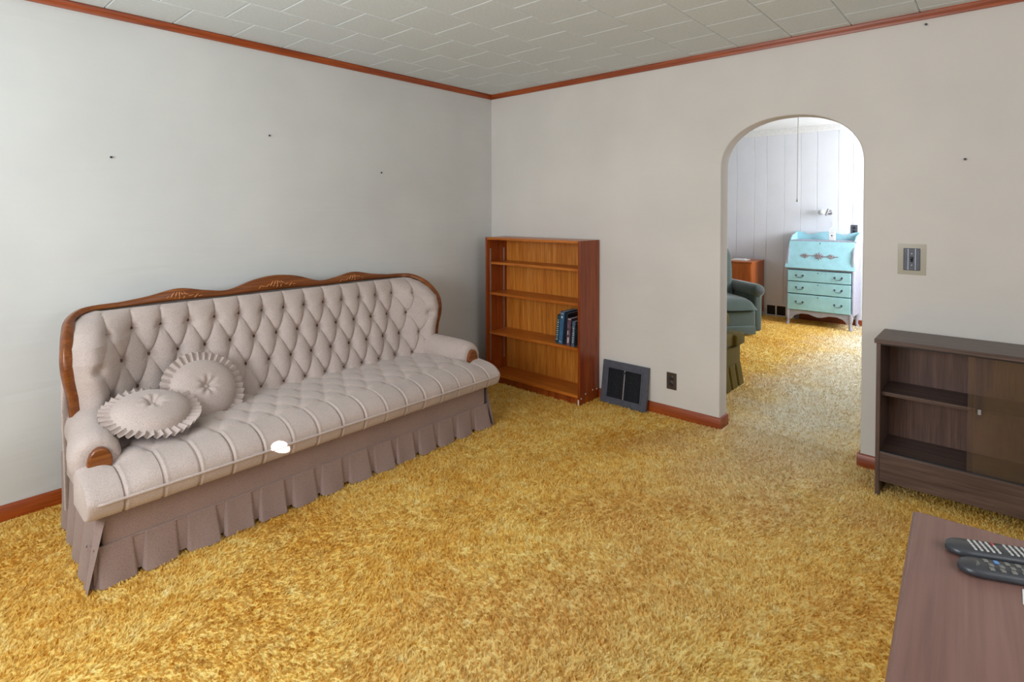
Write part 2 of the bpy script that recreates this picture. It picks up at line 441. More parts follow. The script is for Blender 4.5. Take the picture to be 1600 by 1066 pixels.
# crown trim and baseboards
def crown_prof(): return [(0, 0), (0.024, 0), (0.024, -0.012), (0.017, -0.022), (0.014, -0.038), (0, -0.038)]
struct(MB().prism([(a, H+b) for a, b in crown_prof()], 1, FY, 0.0).build('trim_1', M_TRIMY, smooth=True))
struct(MB().prism([(-a, H+b) for a, b in crown_prof()], 0, 0.0, RX).build('trim_2', M_TRIM, smooth=True))
struct(MB().prism([(RX-a, H+b) for a, b in crown_prof()], 1, FY, 0.0).build('trim_3', M_TRIMY, smooth=True))
struct(MB().prism([(FY+a, H+b) for a, b in crown_prof()], 0, 0.0, RX).build('trim_4', M_TRIM, smooth=True))
HB = 0.072; TB = 0.014
def base_prof(): return [(0, 0), (TB, 0), (TB, HB-0.012), (TB-0.006, HB-0.002), (0, HB)]
struct(MB().prism([(a, b) for a, b in base_prof()], 1, FY, 0.0).build('baseboard_left', M_TRIMY, smooth=True))
bb = MB().prism([(-a, b) for a, b in base_prof()], 0, TB, AX0+TB)
bb.prism([(AX0+a, b) for a, b in base_prof()], 1, 0.0, WT)
struct(bb.build('baseboard_back_left', M_TRIM, smooth=True))
bb = MB().prism([(-a, b) for a, b in base_prof()], 0, AX1-TB, RX)
bb.prism([(AX1-a, b) for a, b in base_prof()], 1, 0.0, WT)
struct(bb.build('baseboard_back_right', M_TRIM, smooth=True))
struct(MB().prism([(RX-a, b) for a, b in base_prof()], 1, FY, 0.0).build('baseboard_right', M_TRIMY, smooth=True))
struct(MB().prism([(FY+a, b) for a, b in base_prof()], 0, 0.0, RX).build('baseboard_front', M_TRIM, smooth=True))
# far room
wf = struct(MB().box((FARX0-0.12, FARY+0.0055, 0), (FARX1+0.12, FARY+0.13, FARH+0.05)).build('wall_far', M_FARWALL))
x = FARX0; pw = [0.19, 0.24, 0.16, 0.22, 0.2]; i = 0
while x < FARX1-0.02:
    x1 = min(x+pw[i % 5], FARX1)
    MB().box((x+0.002, FARY, 0.0), (x1-0.002, FARY+0.006, FARH-0.06)).build('plank', M_FARWALL, wf, 0.002, 1)
    x = x1; i += 1
struct(MB().box((FARX0-0.12, WT, 0), (FARX0, FARY, FARH+0.05)).build('wall_far_left', M_FARWALL))
wall_with_window('wall_far_right', 'x', FARX1, 0.12, WT, FARY, 2.9, 4.1, 1.0, 2.1, FARH+0.05, M_FARWALL)
window('window_3', 'x', FARX1+0.06, 2.9, 4.1, 1.0, 2.1)
struct(MB().box((FARX0-0.12, WT, FARH), (FARX1+0.12, FARY+0.13, FARH+0.08)).build('ceiling_far', M_WHITE))
struct(MB().prism([(FARY, FARH-0.075), (FARY-0.012, FARH-0.075), (FARY-0.02, FARH-0.05), (FARY-0.02, FARH), (FARY, FARH)], 0, FARX0, FARX1).build('trim_5', M_WHITE, smooth=True))
struct(MB().prism([(FARY-a, b) for a, b in base_prof()], 0, 1.36, FARX1).build('baseboard_far', M_TRIM, smooth=True))

# ================================================================== SOFA
YC = -2.02
sofa = thing('sofa', 'long tufted mauve-beige sofa with carved wooden crest rail and pleated skirt', 'sofa', (0, YC, 0))
# wooden back frame: (outer point, inner point) as (s, x, z)
HALF = [((0,.128,1.034),(0,.134,.947)), ((.13,.128,1.018),(.13,.134,.946)), ((.28,.128,.974),(.28,.134,.942)), ((.40,.128,.986),(.40,.134,.944)),
        ((.53,.130,1.010),(.53,.136,.947)), ((.67,.134,.984),(.67,.140,.945)), ((.80,.140,.968),(.80,.146,.943)), ((.90,.155,.968),(.895,.158,.943)),
        ((.97,.19,.960),(.955,.19,.936)), ((1.022,.25,.930),(.998,.245,.912)), ((1.048,.32,.885),(1.012,.312,.872)), ((1.064,.385,.82),(1.026,.375,.815)),
        ((1.068,.41,.75),(1.029,.398,.75)), ((1.060,.41,.68),(1.021,.398,.682)), ((1.046,.40,.61),(1.007,.39,.612)), ((1.036,.395,.50),(.996,.387,.50))]
def frame_piece(name, idx0, idx1, sign, both=False):
    pts = [np.concatenate([np.array(o), np.array(i)]) for o, i in HALF[idx0:idx1+1]]
    if both:
        L = [p*np.array([-1,1,1,-1,1,1]) for p in pts[:0:-1]]; pts = L + pts
    C = catmull(pts, 5)
    C = [c*np.array([sign,1,1,sign,1,1]) for c in C]
    sec = []
    for j, c in enumerate(C):
        O = Vector((c[1], c[0], c[2])); I = Vector((c[4], c[3], c[5]))
        a = C[min(j+1, len(C)-1)]; b_ = C[max(j-1, 0)]
        tan = Vector((a[1]+a[4]-b_[1]-b_[4], a[0]+a[3]-b_[0]-b_[3], a[2]+a[5]-b_[2]-b_[5])).normalized()
        e = (O-I); wdt = e.length; e.normalize()
        n = tan.cross(e).normalized()
        if n.x < 0: n = -n
        mid = (O+I)/2; hd = 0.021; hw = wdt/2; r = min(0.009, hw*0.5)
        ring = []
        for (su, sv) in ((1,1),(-1,1),(-1,-1),(1,-1)):
            for q in range(4):
                aa = {(1,1):0,(-1,1):PI/2,(-1,-1):PI,(1,-1):3*PI/2}[(su,sv)] + q/3*PI/2
                ring.append(mid + e*(su*(hw-r) + r*math.cos(aa)) + n*(sv*(hd-r) + r*math.sin(aa)))
        sec.append(ring)
    m = MB(); k = len(sec[0]); m.v = [tuple(v) for rg in sec for v in rg]
    for i in range(len(sec)-1):
        for q in range(k): m.f.append((i*k+q, i*k+(q+1)%k, (i+1)*k+(q+1)%k, (i+1)*k+q))
    m.f.append(tuple(range(k))); m.f.append(tuple((len(sec)-1)*k+q for q in range(k)))
    return m.build(name, M_FRAME, sofa, smooth=True, angle=60)
crest = frame_piece('crest_rail', 0, 6, 1, True)
crest['label'] = 'polished wooden crest rail with three humps'
frame_piece('side_rail', 6, 15, 1); frame_piece('side_rail', 6, 15, -1)
# carved scrolls on the humps
def carving(s0, z0):
    m = MB()
    def leaf(a, z, l, r, ang):
        pts = []
        for q in range(6):
            t = q/5 - 0.5
            pts.append((0.151 + 0.003*math.cos(t*3), s0 + a + t*l*math.cos(ang), z0 + z + t*l*math.sin(ang) + 0.004*math.sin(t*6)))
        m.tube(pts, [r*0.35, r*0.9, r, r, r*0.8, r*0.3], 6)
    for sg in (-1, 1):
        leaf(sg*0.015, 0.006, 0.026, 0.0042, sg*-1.0); leaf(sg*0.034, 0.004, 0.036, 0.0042, sg*-0.75)
        leaf(sg*0.058, -0.006, 0.034, 0.0035, sg*-0.3); leaf(sg*0.082, -0.010, 0.032, 0.0032, sg*0.5)
        leaf(sg*0.104, -0.012, 0.026, 0.003, sg*-0.4); leaf(sg*0.022, -0.012, 0.018, 0.003, sg*0.6)
    leaf(0, 0.004, 0.030, 0.004, PI/2); leaf(0, -0.014, 0.014, 0.004, 0)
    o = m.build('carving', M_CARVE, crest, smooth=True, angle=80); o['label'] = 'carved leaf scroll of lighter wood'
carving(0, .985); carving(.53, .974); carving(-.53, .974)
# tufted back
SP, RZ0, RDZ = 0.128, 0.85, 0.135
ZW = [.40,.50,.61,.68,.75,.82,.875,.912,.936,.945]; SW = [1.004,1.004,1.014,1.028,1.036,1.032,1.016,.997,.955,.90]
XT = [.43,.395,.395,.40,.40,.38,.315,.248,.19,.16]
def back_base(s, z):
    xr = .155 + (.95 - z)/.53*.175
    w_ = smooth01((abs(s)-.72)/.30)
    return xr*(1-w_) + w_*(interp(z, ZW, XT))
def diamond(a, b_):
    return math.sqrt(abs(math.sin(PI*a)*math.sin(PI*b_)))
def tuft(s, z):
    k = (RZ0 - z)/RDZ
    u = s/SP
    dmin = 9
    for r in range(4):
        off = 0.0 if r % 2 == 0 else 0.5
        j = round(u-off)
        nmax = 7 if r in (0, 2) else (7.5 if r == 1 else 6.5)
        if abs(j+off) > nmax+0.01: j = math.copysign(nmax-off if off == 0 else nmax-0.5 if j >= 0 else nmax+0.5, j) if off else math.copysign(7, j)
        du = (u-(j+off))*SP; dz = (z-(RZ0-r*RDZ))
        dd = math.hypot(du, dz)
        if dd < dmin: dmin = dd; bdu = du; bdz = dz
    pit = 1-math.exp(-(dmin/0.024)**2)
    if k < 0: g = math.sqrt(abs(math.sin(PI*u))); g = 0.35+0.65*g if k < -0.7 else g
    elif k > 3: g = math.sqrt(abs(math.cos(PI*u)))*0.8+0.2
    else: g = diamond(u + k/2, u - k/2)
    h = 0.50*g**0.7 + 0.50*pit
    an = math.atan2(bdu, -bdz)
    if abs(an) < 1.3: h -= 0.045*(0.5+0.5*math.cos(an*9.5))**2*math.exp(-((dmin-0.034)/0.017)**2)
    m_ = smooth01((abs(s)-0.90)/0.07)
    return h*(1-m_) + m_*(0.55+0.45*pit)
def make_back():
    NZ, NS = 170, 640; P = []
    for i in range(NZ+1):
        t = i/NZ; z = .40 + (.945-.40)*t
        sm = interp(z, ZW, SW); row = []
        for j in range(NS+1):
            v = -1 + 2*j/NS; s = v*sm
            edge = min((1-abs(v))*sm/0.07, (.953-z)/0.045, 1.0)
            ed = math.sqrt(max(0, 1-(1-max(0, min(1, edge)))**2))
            x = back_base(s, z) + 0.012 + ed*(0.010 + 0.056*tuft(s, z))
            # wing padding faces inward as well
            w_ = smooth01((abs(s)-.80)/.22)
            sy = s - math.copysign(ed*0.022*w_, s)
            row.append((x, sy, z))
        P.append(row)
    return MB().grid(P).build('back_cushion', M_FAB, sofa, smooth=True, angle=180)
backc = make_back()
bt = MB().lathe([(0.0005, 0.0075), (0.005, 0.0068), (0.0085, 0.004), (0.0095, 0), (0.0085, -0.003)], n=10, M=Matrix.Rotation(PI/2, 3, 'Y'))
bt0 = bt.build('tuft_button', M_BUTTON, backc, smooth=True, angle=180); btm = bt0.data
first = True
for r in range(4):
    nb = (15, 16, 15, 14)[r]
    for q in range(nb):
        s = (q-(nb-1)/2)*SP; z = RZ0 - r*RDZ
        x = back_base(s, z) + 0.026
        o = bt0 if first else link_obj('tuft_button', btm, backc)
        o.location = (x, s, z); first = False
# upholstered outside back
def back_shell():
    top = []
    pts = [np.array([(o[0]+i[0])/2, (o[1]+i[1])/2, (o[2]+i[2])/2]) for o, i in HALF]
    C = catmull(pts, 3)
    full = [c*np.array([-1,1,1]) for c in C[:0:-1]] + C
    P = []
    for c in full:
        s, x, z = c
        a = abs(s)
        wv = smooth01((a-0.9)/0.15)
        xo = x - 0.028*(1-wv*0.3); so = s + math.copysign(0.012*wv, s)
        P.append([(xo, so, z), (xo-0.012, so*1.004, z*0.75+0.03), (xo-0.008, so, 0.30), (max(xo, 0.08), so, 0.12)])
    return MB().grid(P).build('outside_back', M_FAB, sofa, smooth=True, angle=180)
back_shell()
# seat
PROF = catmull([(.27,.400),(.31,.424),(.45,.434),(.62,.438),(.76,.438),(.85,.433),(.915,.418),(.957,.390),(.972,.357),(.966,.322),(.948,.294),(.915,.282)], 9)
PROF = np.array(PROF)
def make_seat():
    SL = 1.09; S2 = 0.13; NS = 440
    d = np.gradient(PROF, axis=0); nrm = np.stack([-d[:,1], d[:,0]], 1); nrm /= np.linalg.norm(nrm, axis=1)[:, None]
    P = []
    for j in range(NS+1):
        s = -SL + 2*SL*j/NS
        endd = (SL-abs(s)); er = math.sqrt(max(0, 1-(1-min(1, endd/0.03))**2)); sh = 0.03*(1-er)
        row = []
        for i in range(len(PROF)):
            x, z = PROF[i]; u = s/S2
            if i < 44:   # flat top
                kk = (0.80 - x)/0.125
                g = 0.5*diamond(u+0.5+kk/2, u+0.5-kk/2)**0.6
                j0 = round(kk); off = 0.5 if int(j0) % 2 == 0 else 0.0
                du = (u-off-round(u-off))*S2; dx = (kk-j0)*0.125
                pit = 1-math.exp(-(math.hypot(du, dx)/0.022)**2)
                h1 = g + 0.5*pit
            else: h1 = 1
            crease = abs(math.cos(PI*u))
            h2 = min(1, crease/0.16)**0.5
            fr_ = (u-0.5) - round(u-0.5)
            ridge = 0.35*math.exp(-((fr_-0.085)/0.035)**2)
            bl = smooth01((x-.78)/.05) if i < 60 else 1.0
            bl = 1.0 if i >= 50 else bl
            fade = 1.0 if i < 80 else max(0, 1-(i-80)/15)
            h = (0.026*h1)*(1-bl) + bl*(0.015*h2+0.007*ridge)
            x2 = x + nrm[i][0]*(h-0.012) ; z2 = z + nrm[i][1]*(h-0.012)
            if abs(s) > 0.95 and x2 < 0.745:     # the seat wraps round the arm fronts only
                z2 = 0.30 + (z2-0.30)*smooth01((x2-0.60)/0.145); x2 = 0.745
            z2 -= 0.016*smooth01((abs(s)-0.88)/0.10)*smooth01((z-0.34)/0.06)
            cx_, cz_ = 0.6, 0.36
            row.append((x2 - (x2-cx_)*sh*0.9, s, z2 - (z2-cz_)*sh*6*0.35))
        P.append(row)
    m = MB().grid(P)
    n = len(PROF)
    for base_, rev in ((0, False), (NS*n, True)):
        m.f.append(tuple(base_+q for q in (range(n) if not rev else range(n-1, -1, -1))))
    return m.build('seat_cushion', M_FAB, sofa, smooth=True, angle=50)
seat = make_seat()
MB().tube([(0.9775 - (0.03 if abs(s) > 1.08 else 0), s, 0.350) for s in np.linspace(-1.088, 1.088, 60)], 0.0058, 8).build('piping', M_FAB, seat, smooth=True)
# base and skirt
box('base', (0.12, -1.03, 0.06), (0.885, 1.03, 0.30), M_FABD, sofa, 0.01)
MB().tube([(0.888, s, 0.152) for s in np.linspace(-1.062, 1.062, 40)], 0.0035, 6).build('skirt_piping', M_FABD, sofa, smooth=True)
def panel_mesh(seed):
    rr = random.Random(seed); P = []
    wdt = 0.128; NV, NU = 10, 16
    tw = rr.uniform(-0.006, 0.006); fl = rr.uniform(0.018, 0.028); ph = rr.uniform(0, 6)
    for i in range(NV+1):
        v = i/NV; row = []
        for j in range(NU+1):
            u = j/NU*2-1
            ww = wdt/2*(1.0+0.07*v)
            fold = max(0, (abs(u)-0.86)/0.14)
            y = u*ww*(1-0.03*fold) + tw*v
            x = 0.002 + fl*v**1.3 - 0.022*fold**1.5 + 0.006*math.sin(u*2.4+ph)*v
            z = 0.149*(1-v) + 0.004 + 0.010*(v**3)*max(0, (abs(u)-0.6)/0.4)**2
            row.append((x, y, z))
        P.append(row)
    m = MB().grid(P); return m
pm = []
for q in range(4):
    o = panel_mesh(q).build('tmp', M_FABD, None, smooth=True, angle=180)
    pm.append(o.data); bpy.data.objects.remove(o)
NP = 14; PER = 2.13/NP
for q in range(NP):
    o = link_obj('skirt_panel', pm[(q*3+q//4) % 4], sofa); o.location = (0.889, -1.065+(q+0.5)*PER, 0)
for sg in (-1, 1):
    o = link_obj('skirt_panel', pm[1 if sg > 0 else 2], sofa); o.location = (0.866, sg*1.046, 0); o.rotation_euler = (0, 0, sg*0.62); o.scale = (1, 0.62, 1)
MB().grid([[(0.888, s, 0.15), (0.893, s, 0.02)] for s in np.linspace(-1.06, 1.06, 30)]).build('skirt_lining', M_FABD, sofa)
for sg in (-1, 1):
    P = []
    for i in range(13):
        v = i/12; row = []
        for j in range(91):
            u = j/90; x = 0.19 + u*0.72 + 0.01*v*(u-0.2)
            wv = abs(math.sin(u*PI*4.5))**0.6
            s = sg*(1.040 + v*(0.004+0.042*u) + (0.004+0.026*v)*(wv-0.75))
            # wrap round the front corner
            c = smooth01((u-0.93)/0.07); s -= sg*c*0.020*(1-v*0.6)
            row.append((x, s, 0.285 - v*0.281))
        P.append(row)
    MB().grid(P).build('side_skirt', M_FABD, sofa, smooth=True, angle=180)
# arms
def arm(sg):
    cs = 1.01; P = []
    xs = [0.30, 0.36, 0.45, 0.55, 0.65, 0.71, 0.745, 0.765, 0.774, 0.776]
    sc_ = [0.98, 1.0, 1.0, 1.0, 1.0, 0.985, 0.95, 0.86, 0.72, 0.55]
    for x, k_ in zip(xs, sc_):
        row = []; dz = -0.02*smooth01((x-0.4)/0.4)
        for q in range(41):
            a = -0.5*PI - 0.35 + q/40*(2*PI - 0.2)
            a = -PI*0.5 + 0.25 + q/40*(2*PI-0.5)
            rs, rz = 0.088*k_, 0.100*k_; cx_s = 0.968 + 0.050*smooth01((x-0.4)/0.35)
            puck = 1 + (0.018*math.sin(q*1.9)*smooth01((x-0.70)/0.05))
            row.append((x, sg*(cx_s + rs*puck*math.cos(a)), 0.462+dz + rz*puck*math.sin(a)))
        # down to the base: close with a neck
        row = [(x, sg*(cs+0.045*k_), 0.285)] + row + [(x, sg*(cs-0.06*k_), 0.285)] if False else [(x, sg*(cs-0.02), 0.285)] + row + [(x, sg*(cs+0.02), 0.285)]
        P.append(row)
    m = MB().grid(P); n = len(P[0])
    m.f.append(tuple((len(P)-1)*n+q for q in range(n)))
    a = m.build('arm', M_FAB, sofa, smooth=True, angle=70)
    MB().box((0.32, min(sg*0.96, sg*1.05), 0.26), (0.735, max(sg*0.96, sg*1.05), 0.40)).build('arm_panel', M_FAB, a, 0.012)
    # show-wood cap
    poly = []
    for q in range(24):
        t = 2*PI*q/24; c, s = math.cos(t), math.sin(t)
        r_ = 1.0
        yy = 0.042*c*(1 if s > -0.2 else 0.86); zz = 0.066*s
        poly.append((sg*(cs+0.004)+yy, 0.432+zz))
    o = MB().prism(poly, 0, 0.765, 0.798).build('arm_cap', M_FRAME, a, 0.008, 3); o['label'] = 'turned-over wooden arm front'
arm(-1); arm(1)

# round ruffled throw cushions
def pillow(loc, nrm, spin, label):
    root = thing('throw_cushion', label, 'cushion', loc, 0, 'round ruffled cushions on the sofa')
    z = Vector(nrm).normalized(); q = z.to_track_quat('Z', 'Y').to_matrix() @ Matrix.Rotation(spin, 3, 'Z')
    R_, T_ = 0.152, 0.060; P = []
    ns = 72
    def surf(side):
        rows = []
        for i in range(17):
            r = i/16
            h = T_*(1-r**2.6)**0.55 if r < 1 else 0
            h -= 0.030*math.exp(-(r/0.16)**2)
            row = []
            for k_ in range(ns+1):
                a = 2*PI*k_/ns
                wr = 1+0.012*math.sin(a*3+1) ; pk = 0.0025*math.sin(a*34)*smooth01((r-0.72)/0.2)*(1-r)*4 - 0.004*math.sin(a*7)*math.exp(-((r-0.22)/0.12)**2)
                row.append(q @ Vector((R_*r*math.cos(a)*wr, R_*r*math.sin(a)*wr, side*(h+pk))))
            rows.append(row)
        return rows
    m = MB().grid(surf(1)); m.grid(surf(-1))
    body = m.build('body', M_FAB, root, smooth=True, angle=180)
    npl = 36; na = npl*10; rows = []
    for i in range(5):
        t = i/4; row = []
        for k_ in range(na+1):
            fr_ = (k_/10) % 1.0
            tri = fr_/0.72 if fr_ < 0.72 else 1-(fr_-0.72)/0.28
            a = 2*PI*(k_/na) + 0.055*t*(0 if fr_ < 0.72 else 1-abs((fr_-0.86)/0.14))*-1
            r = R_*0.955 + 0.048*t
            row.append(q @ Vector((r*math.cos(a), r*math.sin(a), 0.004+(tri-0.5)*0.022*(0.35+0.65*t) + 0.006*math.sin(a*5)*t)))
        rows.append(row)
    MB().grid(rows).build('ruffle', M_FAB, root, smooth=True, angle=60)
    bm_ = MB().lathe([(0.0005, 0.007), (0.007, 0.006), (0.0115, 0.002), (0.012, -0.002), (0.009, -0.005)], n=14, M=q)
    bm_.build('button', M_FAB, root, smooth=True, angle=180, loc=tuple(q @ Vector((0, 0, T_-0.026))))
    return root
pillow((0.490, -2.555, 0.548), (0.84, 0.10, 0.53), 0.3, 'upright round ruffled cushion leaning on the tufted sofa back')
pillow((0.630, -2.815, 0.540), (0.30, 0.06, 0.95), 0.0, 'tilted round ruffled cushion lying beside the left sofa arm')

# ================================================================== BOOKCASE
bc = thing('bookcase', 'orange oak bookcase with adjustable shelves standing in the corner', 'bookcase', (0.178, -0.010, 0))
BW, BD, BH = 0.955, 0.252, 1.2
def bcb(name, a, b_, mat, bev=0.0015, par=None): return box(name, a, b_, mat, par or bc, bev)
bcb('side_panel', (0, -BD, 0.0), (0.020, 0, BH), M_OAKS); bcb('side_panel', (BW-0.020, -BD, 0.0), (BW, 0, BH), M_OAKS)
bcb('top_panel', (0.020, -BD, BH-0.020), (BW-0.020, -0.006, BH), M_OAKX)
bcb('bottom_shelf', (0.020, -BD, 0.055), (BW-0.020, -0.006, 0.075), M_OAKX)
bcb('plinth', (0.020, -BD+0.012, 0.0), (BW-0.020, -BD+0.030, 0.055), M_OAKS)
bcb('back_panel', (0.020, -0.010, 0.0), (0.455, -0.004, BH-0.02), M_OAK); bcb('back_panel', (0.457, -0.010, 0.0), (BW-0.020, -0.004, BH-0.02), M_OAK)
for z, d in ((0.995, 0.205), (0.742, 0.222), (0.415, 0.226)):
    bcb('shelf', (0.026, -d-0.01, z-0.020), (BW-0.026, -0.012, z), M_OAKX)
for x, y in ((0.0200, -0.212), (0.0200, -0.046), (BW-0.0245, -0.212), (BW-0.0245, -0.046)):
    st = bcb('shelf_standard', (x, y-0.007, 0.16), (x+0.0045, y+0.007, 1.105), M_STEEL, 0.0008)
# chipped finish near the foot of the right side
for yy, zz in ((-0.235, 0.052), (-0.18, 0.075), (-0.085, 0.082), (-0.03, 0.078)):
    bcb('worn_chip', (BW-0.0005, yy-0.005, zz-0.005), (BW+0.0008, yy+0.005, zz+0.005), M_PAPER, 0.0003)
bcb('worn_chip', (BW-0.018, -BD-0.0008, 0.004), (BW-0.008, -BD+0.0005, 0.045), M_PAPER, 0.0003)
# books
def book(name, label, x, w_, h, d, cover, tilt=0.0, marks=(), y=-0.235, z=0.4155):
    r = thing(name, label, 'book', (x, y, z + w_*math.sin(tilt)), 0, 'books at the right end of the shelf')
    r.rotation_euler = (0, tilt, 0)
    box('cover', (0, 0, 0), (0.003, d, h), cover, r, 0.0006); box('cover', (w_-0.003, 0, 0), (w_, d, h), cover, r, 0.0006)
    box('spine', (0, -0.003, 0), (w_, 0.0, h), cover, r, 0.001)
    box('page_block', (0.003, 0.001, 0.003), (w_-0.003, d-0.004, h-0.004), M_PAPER, r, 0.0005)
    for (u0, u1, v0, v1) in marks: MB().box((w_*u0, -0.0036, h*v0), (w_*u1, -0.0028, h*v1)).build('spine_mark', marks_mat, r)
marks_mat = plain('spine_print', (196, 200, 196), 0.5)
C_BLUE = plain('blue_cloth', (58, 96, 128), 0.5, 0.12); C_TEAL = plain('dark_teal_cloth', (30, 62, 72), 0.5, 0.2)
C_NAVY = plain('navy_cloth', (22, 26, 38), 0.45); C_PLUM = plain('plum_cover', (92, 66, 78), 0.5, 0.4, 60); C_GREY = plain('blue_grey_cover', (70, 88, 104), 0.5, 0.3, 60)
zig = [(0.2+0.1*(q % 2), 0.62+0.12*((q+1) % 2), 0.12+q*0.075, 0.15+q*0.075) for q in range(10)]
book('book', 'dark teal book with zigzag white spine lettering', 0.872, 0.026, 0.218, 0.15, C_TEAL, 0.10, zig, y=-0.21)
book('book', 'tallest blue cloth book, beside the zigzag-lettered one', 0.905, 0.034, 0.246, 0.17, C_BLUE, 0.09, [(0.15, 0.85, 0.93, 0.95), (0.15, 0.85, 0.06, 0.075), (0.3, 0.7, 0.80, 0.86)], y=-0.215)
book('book', 'navy book standing between the tallest blue and plum ones', 0.947, 0.022, 0.236, 0.18, C_NAVY, 0.08, (), y=-0.205)
book('book', 'plum paperback with pale mottled spine', 0.985, 0.030, 0.205, 0.15, C_PLUM, 0.075, [(0.1, 0.9, 0.96, 0.985), (0.3, 0.7, 0.1, 0.3), (0.2, 0.4, 0.4, 0.55)], y=-0.225)
book('book', 'blue-grey book against the right side of the shelf', 1.030, 0.026, 0.190, 0.14, C_GREY, 0.07, [(0.35+0.05*(q % 2), 0.65, 0.15+q*0.09, 0.2+q*0.09) for q in range(7)], y=-0.225)

# ================================================================== VENT GRILLE, OUTLETS, SWITCH
vg = thing('vent_grille', 'dark grey metal return-air grille leaning against the wall', 'vent', (1.183, -0.072, 0.0), 0)
vg.rotation_euler = (-0.155, 0, 0)
GW, GH, GD = 0.372, 0.312, 0.022
fm = MB()
for a, b_ in (((0,0,0),(GW,GD,0.048)), ((0,0,GH-0.048),(GW,GD,GH)), ((0,0,0.048),(0.048,GD,GH-0.048)), ((GW-0.048,0,0.048),(GW,GD,GH-0.048))): fm.box(a, b_)
fo = fm.build('frame', M_GREYP, vg)
rim = MB()
i0 = 0.042
for a, b_ in (((i0,-0.004,i0),(GW-i0,0.004,i0+0.010)), ((i0,-0.004,GH-i0-0.010),(GW-i0,0.004,GH-i0)), ((i0,-0.004,i0+0.010),(i0+0.010,0.004,GH-i0-0.010)), ((GW-i0-0.010,-0.004,i0+0.010),(GW-i0,0.004,GH-i0-0.010))): rim.box(a, b_)
rim.build('inner_rim', M_GREYP, vg, 0.0015)
box('backing', (0.04, GD-0.006, 0.04), (GW-0.04, GD-0.002, GH-0.04), M_BLACK, vg, 0)
sm = None
for q in range(20):
    z = 0.056 + q*(GH-0.112)/20
    if sm is None:
        o = MB().box((0.05, -0.004, -0.0012), (GW-0.05, 0.004, 0.0012), Matrix.Rotation(0.6, 4, 'X')).build('slat', M_DARKMET, vg); sm = o.data
    else: o = link_obj('slat', sm, vg)
    o.location = (0, 0.009, z+0.004)
box('centre_bar', (GW/2-0.005, -0.002, 0.045), (GW/2+0.005, 0.004, GH-0.045), M_STEEL, vg, 0.001)
MB().tube([(GW/2, 0.0, GH-0.07), (GW/2, -0.014, GH-0.07)], [0.006, 0.008], 10).build('knob', M_DARKMET, vg, smooth=True)
def outlet(loc, rz, label, mat, s=1.0):
    t = thing('wall_outlet', label, 'outlet', loc, rz)
    box('plate', (-0.036*s, -0.006, -0.058*s), (0.036*s, 0, 0.058*s), mat, t, 0.003)
    for dz in (-0.02, 0.02):
        f = MB().lathe([(0.0165, 0.0), (0.0165, 0.0015), (0.014, 0.0025)], n=18, M=Matrix.Rotation(PI/2, 3, 'X')).build('receptacle', M_BLKP, t, smooth=True, loc=(0, -0.006, dz*s))
        MB().box((-0.007, -0.0032, -0.004), (-0.005, -0.002, 0.005)).box((0.005, -0.0032, -0.004), (0.007, -0.002, 0.005)).build('slot', M_BLACK, f)
    MB().lathe([(0.003, 0), (0.002, 0.001)], n=8, M=Matrix.Rotation(PI/2, 3, 'X')).build('screw', M_STEEL, t, loc=(0, -0.006, 0))
    return t
outlet((1.716, 0, 0.246), 0, 'brown duplex outlet low on the wall beside the archway', M_BROWNP)
outlet((2.03, FARY, 1.183), 0, 'dark outlet on the white panelling above the aqua desk', M_GREYP)
sw = thing('light_switch', 'dark switch plate in a clear plastic wall guard right of the archway', 'light switch', (3.054, 0, 1.163))
gp = [(-0.061, -0.081), (0.061, -0.081), (0.061, 0.081), (-0.061, 0.081)]
gm = MB()
for a, b_ in (((-0.061,-0.0025,-0.081),(-0.036,0,0.081)), ((0.036,-0.0025,-0.081),(0.061,0,0.081)), ((-0.036,-0.0025,-0.081),(0.036,0,-0.058)), ((-0.036,-0.0025,0.058),(0.036,0,0.081))): gm.box(a, b_)
go = gm.build('wall_guard', M_GUARD, sw); go['label'] = 'clear plastic guard plate'
box('plate', (-0.036, -0.007, -0.058), (0.036, 0, 0.058), M_GREYP, sw, 0.003)
for x in (-0.0165, 0.0145): box('chrome_line', (x, -0.0082, -0.056), (x+0.002, -0.0068, 0.056), M_STEEL, sw, 0.0003)
box('toggle_slot', (-0.006, -0.0085, -0.014), (0.006, -0.0065, 0.014), M_BLACK, sw, 0.0005)
MB().prism([(-0.0085, -0.005), (-0.020, 0.004), (-0.020, 0.010), (-0.0085, 0.005)], 0, -0.0035, 0.0035).build('toggle', M_BLKP, sw, 0.001)
for z in (-0.03, 0.03): MB().lathe([(0.003, 0), (0.002, 0.001)], n=8, M=Matrix.Rotation(PI/2, 3, 'X')).build('screw', M_STEEL, sw, loc=(0, -0.0072, z))
# nails left in the walls
def nail(loc, axis, label):
    M_ = Matrix.Rotation(PI/2, 3, 'Y') if axis == 'x' else Matrix.Rotation(PI/2, 3, 'X')
    o = MB().lathe([(0.002, -0.004), (0.002, 0.008), (0.006, 0.0085), (0.006, 0.011), (0.003, 0.012)], n=10, M=M_).build('nail', M_DARKMET, None, smooth=True, loc=loc)
    tag(o, label, 'nail', 'nails left in the walls')
nail((0, -1.993, 1.888), 'x', 'nail in the bare wall high above the sofa centre')
nail((0, -2.809, 1.696), 'x', 'nail in the wall above the left end of the sofa')
nail((0, -1.17, 1.70), 'x', 'nail in the wall above the right end of the sofa')
nail((3.264, 0, 1.674), 'y', 'nail in the wall above and right of the light switch')
nail((3.10, 0, 2.375), 'y', 'tiny nail just below the ceiling trim right of the archway')

